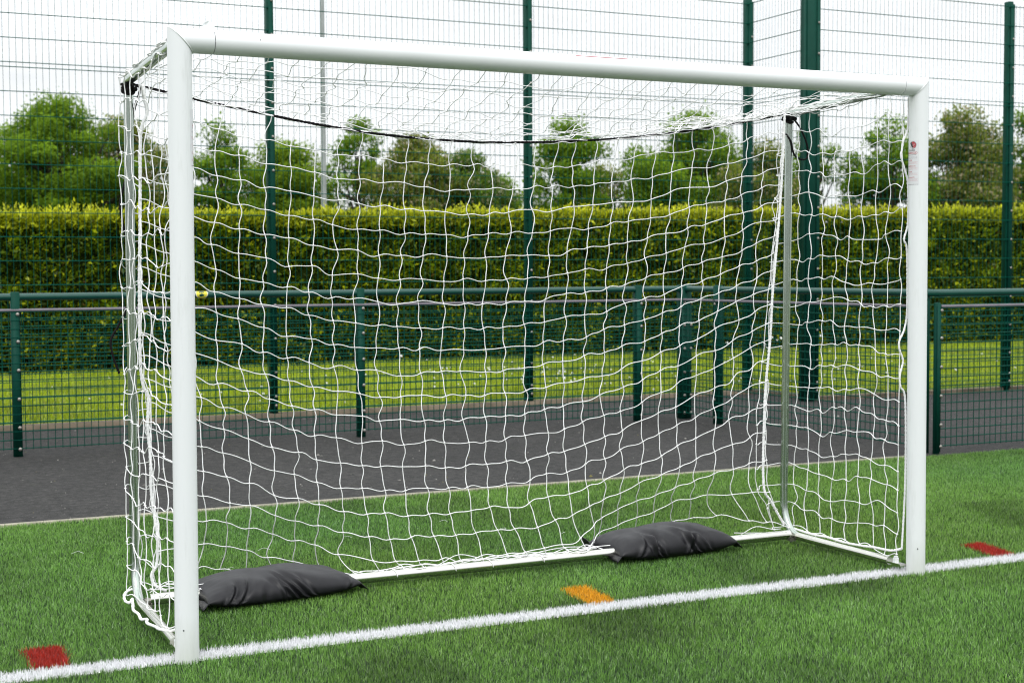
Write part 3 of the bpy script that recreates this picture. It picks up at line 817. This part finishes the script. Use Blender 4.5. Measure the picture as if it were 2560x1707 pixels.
# ------------------------------------------------------------------ low rail fence
def copy_bolt(me, name, parent, loc, rot=(0, 0, 0)):
    o = bpy.data.objects.new(name, me); col.objects.link(o); o.parent = parent; o.location = loc; o.rotation_euler = rot; return o
b = MB(); b.ball((0, 0, 0), .013, 0, 10, (1, .55, 1)); b.tube([(0, .004, 0), (0, -.0055, 0)], .008, 6)
_tmp = b.build('bolt', M_zinc, None, True, 40); BOLT = _tmp.data; bpy.data.objects.remove(_tmp)

def wires(P0, P1, z0, z1, zs, vstep, rv, rh, twin=.006):
    """welded mesh between two ground points: upright wires with horizontal wires each side"""
    P0 = np.array(P0, float); P1 = np.array(P1, float); d = P1-P0; Lg = np.linalg.norm(d); d /= Lg; nrm = np.array([d[1], -d[0]])
    VV, FF, n = [], [], 0
    def add(P, r, k):
        nonlocal n
        V, Fq, _ = tube_arrays(P, r, k); VV.append(V); FF.append(Fq+n); n += len(V)
    m = int(round(Lg/vstep))
    for i in range(m+1):
        p = P0+d*(Lg*i/m); add([(p[0], p[1], z0), (p[0], p[1], z1)], rv, 5)
    for z in zs:
        for s in (-1, 1):
            a = P0+nrm*twin*s; c = P1+nrm*twin*s; add([(a[0], a[1], z), (c[0], c[1], z)], rh, 5)
    return np.vstack(VV), [np.vstack(FF)]

low = empty('low_rail_fence', (2.74, 5.9, 0), 'waist-high dark green mesh fence with a round top rail round the pitch', 'fence')
def low_post(px, py, h, bolts, wx=.06, wy=.06, front=(0, -1), cols=1):
    p = empty_part('post', (px, py, 0), low)
    b = MB(); b.box((px-wx/2, py-wy/2, -.05), (px+wx/2, py+wy/2, h), 0, .006)
    fx, fy = front
    if fy: b.box((px-wx/2-.004, py-wy/2-.017 if fy < 0 else py+wy/2+.012, .012), (px+wx/2-.012, py-wy/2-.011 if fy < 0 else py+wy/2+.017, min(h, 1.035)))
    o = b.build('post', M_green, low)
    bpy.data.objects.remove(p)
    for z in bolts:
        for c in range(cols):
            ox = (.010 if cols == 1 else (-.018+.036*c)*wx/.06)
            if fy: copy_bolt(BOLT, 'bolt', o, (px-1*world_loc(low)[0]+ox, py-world_loc(low)[1]-wy/2-.020, z))
            else: copy_bolt(BOLT, 'bolt', o, (px-world_loc(low)[0]+fx*(wx/2+.004), py-world_loc(low)[1]-.005, z), (0, 0, R(-90)))
    return o
def empty_part(n, loc, parent):
    o = bpy.data.objects.new(n, None); col.objects.link(o); o.parent = parent; return o
LB = [.05, .20, .40, .60, .80, .99]
YB = 5.925
for px in (-4.86, -2.33, .205, 2.745, 5.225): low_post(px, YB, 1.145, LB)
low_post(5.690, YB, 1.145, LB, .105, .075, cols=2)
low_post(5.690, 5.405, 1.145, LB, .07, .06, front=(-1, 0))
low_post(5.845, 3.235, 1.045, LB, .035, .04, front=(-1, 0)); low_post(5.925, 3.060, 1.045, LB, .04, .035)
low_post(5.890, 3.150, 1.14, [], .06, .06, front=(-1, 0))
low_post(8.45, 3.045, 1.145, LB); low_post(10.97, 3.03, 1.145, LB)
zs66 = [.055+.0595*i for i in range(17)]
def low_panel(P0, P1):
    V, F = wires(P0, P1, .045, 1.010, zs66, .05, .0028, .0033)
    o = link('mesh_panel', raw_mesh('mesh_panel', V-world_loc(low), F, None, True, [M_wirelow]), low)
    b = MB(); b.tube([(*P0, 1.018), (*P1, 1.018)], .011, 10); b.build('capping_strip', M_grey, o, True, 40) if False else None
    c = b.build('capping_strip', M_grey, None, True, 40)
    c.data.transform(Matrix.Translation(Vector(-world_loc(low)))); c.parent = o
xsP = [-4.86, -2.33, .205, 2.745, 5.225, 5.66]
for a, c in zip(xsP[:-1], xsP[1:]): low_panel((a, YB-.040), (c, YB-.040))
low_panel((5.650, 5.88), (5.650, 5.42)); low_panel((5.652, 5.39), (5.815, 3.245))
low_panel((5.93, 3.030), (8.45, 3.010)); low_panel((8.45, 3.010), (10.97, 2.995))
b = MB(); b.tube([(-6, YB, 1.110), (5.69, YB, 1.110)], .025, 16); rail = b.build('top_rail', M_rail, low, True, 40)
b = MB(); b.tube([(5.69, YB-.03, 1.110), (5.69, 5.40, 1.110), (5.885, 3.16, 1.110)], .025, 16); b.build('top_rail', M_rail, low, True, 40)
b = MB(); b.tube([(5.885, 3.15, 1.110), (5.93, 3.065, 1.110), (8.45, 3.045, 1.110), (12, 3.025, 1.110)], .025, 16); b.build('top_rail', M_rail, low, True, 40)
# round yellow sticker wrapped on the rail
b = MB(); V = []; F = []; n = 24
V.append((1.512, YB-.0256, 1.1105-.000)); 
for rr_, lab in ((.030, 0), (.042, 0), (.046, 0)):
    for i in range(n):
        a = 2*math.pi*i/n; u = 1.512+rr_*math.cos(a); v = rr_*math.sin(a)+.012; ph = v/.025
        V.append((u, YB-.0257*math.cos(ph), 1.110+.0257*math.sin(ph)))
V[0] = (1.512, YB-.0257*math.cos(.48), 1.110+.0257*math.sin(.48))
for i in range(n):
    j = (i+1) % n; F.append((0, 1+i, 1+j))
b.add(V, F, 0)
b.add(V, [(1+i, 1+n+i, 1+n+(i+1) % n, 1+(i+1) % n) for i in range(n)], 0)
b.add(V, [(1+n+i, 1+2*n+i, 1+2*n+(i+1) % n, 1+n+(i+1) % n) for i in range(n)], 1)
for u, v in ((-.016, .016), (.016, .016)):
    ph = v/.025; b.ball((1.512+u, YB-.0260*math.cos(ph), 1.110+.0260*math.sin(ph)), .0035, 2, 6, (1, .3, 1.4))
b.build('round_sticker', [M_yellow, M_stick, M_ink], rail)

# ------------------------------------------------------------------ tall mesh fence
tall = empty('tall_mesh_fence', (2.57, 7.72, 0), 'four metre dark green welded mesh fence with tall posts', 'fence')
TZ = [2.93-.195*k for k in range(11)]+[.06+.065*k for k in range(14)]+[2.968+.195*k for k in range(6)]
def tall_post(px, py, wx, wy, h=4.0, bolts=True, wide=False, side=0):
    b = MB(); b.box((px-wx/2, py-wy/2, -.05), (px+wx/2, py+wy/2, h), 0, .004)
    if not wide:
        b.box((px-wx/2+.010, py-wy/2-.016, .02), (px+wx/2+.003, py-wy/2-.011, h-.03))
    else:
        b.box((px+wx/2+.006, py-wy/2-.004, .02), (px+wx/2+.040, py-wy/2+.012, h-.03)); b.box((px-wx/2-.016, py-wy/2+.01, .02), (px-wx/2-.011, py-wy/2+.05, h-.03))
    o = b.build('corner_post' if wide else 'post', M_green, tall)
    w0 = world_loc(tall)
    for z in [.18+.205*0]+[.10+.293*i for i in range(13)]:
        if wide: copy_bolt(BOLT, 'bolt', o, (px+wx/2+.022-w0[0], py-wy/2-.008-w0[1], z))
        else: copy_bolt(BOLT, 'bolt', o, (px+wx/2-.014-w0[0], py-wy/2-.019-w0[1], z))
    return o
YT = 7.73
for px in (-2.45, .06, 2.58, 5.085): tall_post(px, YT, .052, .075)
tall_post(7.585, YT, .062, .08)
tall_post(7.60, 6.74, .105, .12, 4.0, wide=True)
tall_post(10.13, 6.74, .06, .075); tall_post(12.65, 6.74, .06, .075)
def tall_panel(P0, P1):
    V, F = wires(P0, P1, .04, 3.96, TZ, .0515, .0018, .0032, .0045)
    link('mesh_panel', raw_mesh('mesh_panel', V-world_loc(tall), F, None, True, [M_wire]), tall)
px = [-2.45, .06, 2.58, 5.085, 7.585]
for a, c in zip(px[:-1], px[1:]): tall_panel((a, YT-.046), (c, YT-.046))
tall_panel((7.560, YT-.05), (7.545, 6.80)); tall_panel((7.64, 6.69), (10.13, 6.69)); tall_panel((10.13, 6.69), (12.65, 6.69))

# ------------------------------------------------------------------ leaves
def leaf_mesh(P, size, up_bias, colors, aspect=.45, out=None, out_bias=0., fold=.15):
    n = len(P); d = rng.normal(0, 1, (n, 3)); d[:, 2] += up_bias
    if out is not None: d += out*out_bias
    d /= np.linalg.norm(d, axis=1)[:, None]
    s = rng.normal(0, 1, (n, 3)); s -= d*(s*d).sum(1)[:, None]; s /= np.linalg.norm(s, axis=1)[:, None]
    nn = np.cross(d, s); l = size[:, None]
    V = np.stack([P, P+d*l*.45+s*l*aspect*.5+nn*l*fold, P+d*l, P+d*l*.45-s*l*aspect*.5+nn*l*fold], 1).reshape(-1, 3)
    o = np.arange(n)[:, None]*4
    return V, [o+np.array([[0, 1, 2, 3]])], np.repeat(colors, 4, axis=0)

# hedge
HX0, HX1, HY0, HY1 = -1.5, 20.5, 13.95, 15.4
def htop(x): return 1.935+.0155*(x-1)
hedge = empty('clipped_hedge', (8, 14.6, 0), 'long clipped laurel hedge with yellow-green new shoots along its top', 'hedge')
b = MB(); b.add([(HX0+.1, HY0+.12, 0), (HX1-.1, HY0+.12, 0), (HX1-.1, HY1-.12, 0), (HX0+.1, HY1-.12, 0), (HX0+.1, HY0+.12, htop(HX0)-.14), (HX1-.1, HY0+.12, htop(HX1)-.14), (HX1-.1, HY1-.12, htop(HX1)-.14), (HX0+.1, HY1-.12, htop(HX0)-.14)],
              [(0,1,5,4),(1,2,6,5),(2,3,7,6),(3,0,4,7),(4,5,6,7)]); b.build('inner_branches', M_core, hedge)
def hedge_leaves():
    n = 150000
    x = rng.uniform(HX0, HX1, n); z = rng.uniform(.02, 1, n)*htop(x)
    rel = z/htop(x)
    bump = .10*vnoise(x, z, 1.6, 21)+.09*vnoise(x, z, 5., 22)
    depth = rng.random(n)**1.3*.14
    y = HY0+.02+.13-bump+depth
    n_ = vnoise(x, z, 6., 23)*.6+vnoise(x, z, 14., 24)*.4
    base = np.array([.200, .310, .006]); hi = np.array([.58, .64, .016]); dk = np.array([.030, .054, .004]); br = np.array([.12, .075, .012])
    t = np.clip(n_*1.7-.42+rng.normal(0, .22, n), 0, 1)[:, None]
    c = dk*(1-t)+base*t; hl = (rng.random(n) < .08+.34*np.clip(n_-.45, 0, 1)*2)[:, None]; c = np.where(hl, hi*rng.uniform(.6, 1.1, (n, 1)), c)
    c = np.where((rng.random(n) < .010)[:, None], br, c)
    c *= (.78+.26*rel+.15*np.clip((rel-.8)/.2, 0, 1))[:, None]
    out = np.tile(np.array([0, -1., .1]), (n, 1))
    keep = rng.random(n) < (.45+.9*np.clip(n_*1.6, 0, 1))*np.where(rel < .12, .55, 1)
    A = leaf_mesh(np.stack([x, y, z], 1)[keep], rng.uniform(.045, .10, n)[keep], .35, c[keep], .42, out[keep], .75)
    # top
    m = 26000
    x = rng.uniform(HX0, HX1, m); y = rng.uniform(HY0-.02, HY1, m); y = np.where(rng.random(m) < .6, HY0-.02+rng.random(m)**1.5*.4, y)
    z = htop(x)-.10+rng.random(m)*.10
    c = np.array([.55, .60, .022])*rng.uniform(.45, 1.1, (m, 1)); c = np.where((rng.random(m) < .2)[:, None], np.array([.12, .17, .015]), c)
    Bm = leaf_mesh(np.stack([x, y, z], 1), rng.uniform(.05, .12, m), 1.3, c, .38)
    # upright shoots on top
    k = 2600; x = rng.uniform(HX0, HX1, k); y = HY0+rng.random(k)**1.3*.6; hh = rng.uniform(.03, .16, k)*(.5+vnoise(x, y, 2.5, 31))
    X = np.repeat(x, 8)+rng.normal(0, .012, k*8); Y = np.repeat(y, 8)+rng.normal(0, .012, k*8); fz = np.tile(np.linspace(0, 1, 8), k)
    Z = htop(X)-.05+fz*np.repeat(hh, 8)
    c = np.array([.72, .75, .03])*rng.uniform(.55, 1.1, (k*8, 1))
    Cm = leaf_mesh(np.stack([X, Y, Z], 1), rng.uniform(.035, .075, k*8), 1.6, c, .4)
    # shoots on the face near the top
    k = 9000; x = rng.uniform(HX0, HX1, k); z = htop(x)*(1-.085*rng.random(k)**1.5); y = HY0-.0+rng.random(k)*.06
    c = np.array([.50, .55, .020])*rng.uniform(.5, 1.1, (k, 1))
    Dm = leaf_mesh(np.stack([x, y, z], 1), rng.uniform(.05, .10, k), 1.2, c, .4, np.tile(np.array([0, -1., 0]), (k, 1)), .5)
    Vs, Fs, Cs, n = [], [], [], 0
    for V, F, C in (A, Bm, Cm, Dm): Vs.append(V); Fs.append(F[0]+n); Cs.append(C); n += len(V)
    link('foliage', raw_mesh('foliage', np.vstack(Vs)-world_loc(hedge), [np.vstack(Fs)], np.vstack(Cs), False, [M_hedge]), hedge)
hedge_leaves()

# lawn beyond the path
def lawn():
    poly = [(-.5, 7.85), (7.86, 7.85), (7.86, 6.9), (15, 6.9), (21, 13.8), (.2, 13.8)]
    x, y = scatter(poly, 1500)
    n = len(x); k = .75+.5*vnoise(x, y, 1.3, 41)+.2*vnoise(x, y, 5, 42)
    c = np.array([.29, .37, .010])*rng.uniform(.6, 1.25, (n, 1))*k[:, None]
    c = np.where((rng.random(n) < .12)[:, None], np.array([.26, .27, .07])*k[:, None], c)
    V, F, C = blades(x, y, c, .03, .075, .004, .009, .7, .012)
    tag(link('lawn_grass', raw_mesh('lawn_grass', V, F, C, False, [M_blade])), 'bright mown lawn grass behind the tall fence', 'grass', kind='stuff')
    b = MB(); VV = []; FF = []; CC = []; n = 0
    pts = []
    for cx, cy, s, m in ((6.3, 9.3, .7, 70), (7.0, 10.5, .8, 80), (5.6, 11.5, 1.0, 40), (8.6, 12.4, 1.2, 40), (11.5, 9.5, 1.5, 40), (2.2, 9.2, 1.2, 22), (3.6, 11, 1.5, 20), (13, 11.5, 1.6, 40), (9.5, 9, 1.2, 30), (8.2, 8.4, .6, 25)):
        for _ in range(int(m*.55)): pts.append((rng.normal(cx, s), rng.normal(cy, s*.8), rng.uniform(.05, .10), rng.uniform(.007, .014), rng.random()))
    for _ in range(11): pts.append((rng.uniform(6, 17), rng.uniform(13.0, 13.7), rng.uniform(.12, .25), rng.uniform(.016, .028), 0.))
    for (px, py, pz, r_, t) in pts:
        if py < 7.9 or py > 13.8: continue
        m = 7; ang = np.arange(m)*2*math.pi/m
        ring = np.stack([px+r_*np.cos(ang), py+r_*.6*np.sin(ang), pz+r_*.75*np.sin(ang)], 1)
        VV.append(ring); FF.append(np.arange(n, n+m)[None]); n += m
        CC.append(np.tile(np.array([.75, .75, .72]) if t < .92 else np.array([.7, .5, .02]), (m, 1)))
        VV.append(np.array([[px-.002, py, .012], [px+.002, py, .012], [px, py, pz]])); FF.append(np.arange(n, n+3)[None]); n += 3
        CC.append(np.tile(np.array([.10, .16, .02]), (3, 1)))
    tag(link('lawn_daisies', raw_mesh('lawn_daisies', np.vstack(VV), [np.vstack([f for f in FF if f.shape[1] == 7]), np.vstack([f for f in FF if f.shape[1] == 3])], np.vstack(CC), False, [M_blade])),
        'small white daisies and seed heads dotted over the lawn', 'flowers', kind='stuff')
lawn()

def grit():
    n = 900; x = rng.uniform(-1.5, 9, n); y = rng.uniform(3.03, 7.6, n); k = ~((x > 5.6) & (y > 6.65)); x, y = x[k], y[k]; n = len(x)
    r_ = rng.uniform(.002, .006, n)*(1+2.2*(rng.random(n) < .04))
    d = np.array([[1, 0, 0], [0, 1, 0], [-1, 0, 0], [0, -1, 0], [0, 0, .8]], float)
    V = (np.stack([x, y, np.full(n, -.003)], 1)[:, None]+d[None]*r_[:, None, None]*rng.uniform(.6, 1.4, (n, 5, 1))).reshape(-1, 3)
    f = np.array([[0, 1, 4], [1, 2, 4], [2, 3, 4], [3, 0, 4]]); F = (np.arange(n)[:, None, None]*5+f[None]).reshape(-1, 3)
    c = np.array([.22, .21, .19])*rng.uniform(.15, 1.6, (n, 1)); c = np.where((rng.random(n) < .12)[:, None], np.array([.16, .14, .03]), c)
    tag(link('path_grit', raw_mesh('path_grit', V, [F], np.repeat(c, 5, axis=0), False, [M_blade])), 'loose grit and crumbs scattered on the tarmac', 'grit', kind='stuff')
grit()

# ------------------------------------------------------------------ lamp pole
b = MB(); b.tube([(8.49, 24.0, -.03), (8.50, 24.0, 3), (8.505, 24.0, 10)], [.062, .055, .04], 12)
tag(b.build('lamp_pole', M_pole, None, True, 40), 'tall grey galvanised pole rising behind the hedge', 'pole')

# ------------------------------------------------------------------ trees
def tree(name, x, y, top, width, label, tone, flower=0., dens=1., seed=0, lean=0.):
    global rng
    keep = rng; rng = np.random.default_rng(100+seed)
    o = empty(name, (x, y, 0), label, 'tree', 'trees beyond the hedge')
    width *= 1.30; top += .0; base_z = 1.9; H = top-base_z; cz = base_z+H*.5
    nc = int(46*dens*max(1., width/2.6)); cl = []
    for q in range(nc):
        for _ in range(40):
            p = rng.uniform(-1, 1, 3); r = np.linalg.norm(p)
            if r < 1: break
        # crown outline: round shoulders, fuller below the middle
        zrel = p[2]; hw = width/2*math.sqrt(max(.05, 1-max(0, zrel)**2.2))*(1. if zrel > -.5 else .9)
        cl.append((p[0]*hw*.95+lean*zrel, p[1]*hw*.95, cz+zrel*H*.46, rng.uniform(.09, .19)*min(width, 4.6)))
    cl.append((lean, 0, top-.22*width*.6, .20*width))
    P, Cc = [], []
    g0, g1, g2 = [np.array(q) for q in tone]
    for (cx, cy, cz_, cr) in cl:
        m = int(330*dens*(cr/.6)**1.6)
        d = rng.normal(0, 1, (m, 3)); d /= np.linalg.norm(d, axis=1)[:, None]; rad = cr*rng.random(m)[:, None]**.45*np.array([1.1, 1.1, .80])
        # ragged sprays
        rad = rad*(1+.35*(rng.random((m, 1)) < .12))
        p = np.array([cx, cy, cz_])+d*rad; P.append(p)
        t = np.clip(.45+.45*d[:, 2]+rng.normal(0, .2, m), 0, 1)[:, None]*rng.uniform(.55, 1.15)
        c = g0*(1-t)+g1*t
        if flower: f = (rng.random(m) < flower)[:, None]; c = np.where(f, g2*rng.uniform(.7, 1.1, (m, 1)), c)
        Cc.append(c)
    P = np.vstack(P); Cc = np.vstack(Cc)
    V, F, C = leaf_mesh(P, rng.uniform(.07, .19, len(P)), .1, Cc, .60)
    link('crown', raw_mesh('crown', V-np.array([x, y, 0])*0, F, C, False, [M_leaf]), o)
    b = MB(); tr = .05*width+.04
    top_p = np.array([lean*.4, 0, base_z+H*.72])
    b.tube(spline([(0, 0, -.05), (.05*width*rng.normal(), .0, base_z*.6), (lean*.2, .03, base_z+H*.35), tuple(top_p)], 6), np.linspace(tr, tr*.2, 19), 9)
    for (cx, cy, cz_, cr) in cl[::2]:
        t0 = np.array([lean*.15, 0, max(.9, min(cz_-.5, base_z+H*rng.uniform(.05, .5)))])
        b.tube(spline([tuple(t0), tuple(t0*.4+np.array([cx, cy, cz_])*.6+rng.normal(0, .12, 3)-np.array([0, 0, .12])), (cx, cy, cz_)], 5), np.linspace(tr*.38, tr*.06, 11), 6)
    ob = b.build('trunk', M_bark, None, True); ob.parent = o
    rng = keep
    return o
fresh = ((.080, .150, .010), (.270, .430, .026), (.42, .40, .24))
olive = ((.090, .118, .014), (.280, .335, .046), (.60, .50, .32))
dark = ((.052, .095, .012), (.180, .300, .028), (.50, .48, .30))
lime = ((.100, .17, .010), (.310, .450, .026), (.42, .40, .24))
TREES = [
 ('broadleaf_tree', 8.5, 57.6, 8.29, 5.0, 'largest round-topped green tree, at the left edge of the view', fresh, 0, 1.1, 0.),
 ('broadleaf_tree', 6.6, 66.0, 5.6, 3.4, 'small dark tree low behind the left edge of the biggest tree', dark, .03, 1., 0.),
 ('chestnut_tree', 11.5, 60.7, 7.95, 3.7, 'olive chestnut tree just behind the near goalpost and rear upright', olive, .10, 1.05, 0.),
 ('broadleaf_tree', 13.75, 52.8, 7.10, 2.6, 'pointed dense green tree immediately right of the near goalpost', fresh, 0, 1.05, 0.),
 ('broadleaf_tree', 17.2, 55.5, 6.60, 3.3, 'rounded lime-green tree behind the second tall fence post', lime, 0, 1.05, 0.),
 ('broadleaf_tree', 19.4, 52.4, 7.45, 2.2, 'slim loose green tree just right of the grey lamp pole', fresh, 0, .85, .15),
 ('chestnut_tree', 20.4, 48.5, 6.40, 3.1, 'bushy chestnut tree speckled with pale flowers, left of the middle tall post', olive, .10, 1.1, 0.),
 ('chestnut_tree', 23.0, 49.4, 5.75, 2.9, 'lower flowering chestnut tree nearest the left side of the middle tall post', dark, .16, 1.05, 0.),
 ('broadleaf_tree', 27.9, 56.8, 5.50, 2.4, 'short sparse tree directly behind the middle tall fence post', fresh, 0, .8, 0.),
 ('broadleaf_tree', 27.2, 48.6, 7.45, 2.9, 'tall upright green tree just right of the middle tall post', fresh, 0, 1.05, 0.),
 ('broadleaf_tree', 29.8, 50.4, 5.7, 2.3, 'low brownish tree sloping down to the open sky gap', olive, .08, .85, 0.),
 ('broadleaf_tree', 31.6, 46.3, 7.62, 4.4, 'broad dark green tree left of the last tall post before the fence corner', fresh, 0, 1.0, .2),
 ('chestnut_tree', 32.2, 42.0, 6.15, 2.6, 'dusky low chestnut tree between the two posts at the fence corner', olive, .12, 1.0, 0.),
 ('broadleaf_tree', 37.2, 45.7, 7.15, 2.3, 'narrow green tree just right of the wide corner post', fresh, 0, .8, 0.),
 ('broadleaf_tree', 39.1, 43.0, 7.45, 3.0, 'leafy open tree behind the far goalpost', fresh, 0, .85, .2),
 ('chestnut_tree', 41.8, 41.6, 7.80, 3.3, 'tall olive chestnut tree covered in pale flowers, right of the far goalpost', olive, .16, 1.05, 0.),
 ('broadleaf_tree', 45.6, 42.1, 7.80, 2.6, 'green tree at the right edge behind the last tall fence post', fresh, 0, 1., 0.),
]
for i, (nm, tx, ty, th, tw, lb, tone, fl, dn, ln) in enumerate(TREES):
    tree(nm, tx, ty, th, tw, lb, tone, fl, dn, i, ln)

# ------------------------------------------------------------------ render settings
sc.cycles.filter_width = 1.1
sc.view_settings.view_transform = 'Standard'; sc.view_settings.look = 'None'; sc.view_settings.exposure = 0; sc.view_settings.gamma = 1
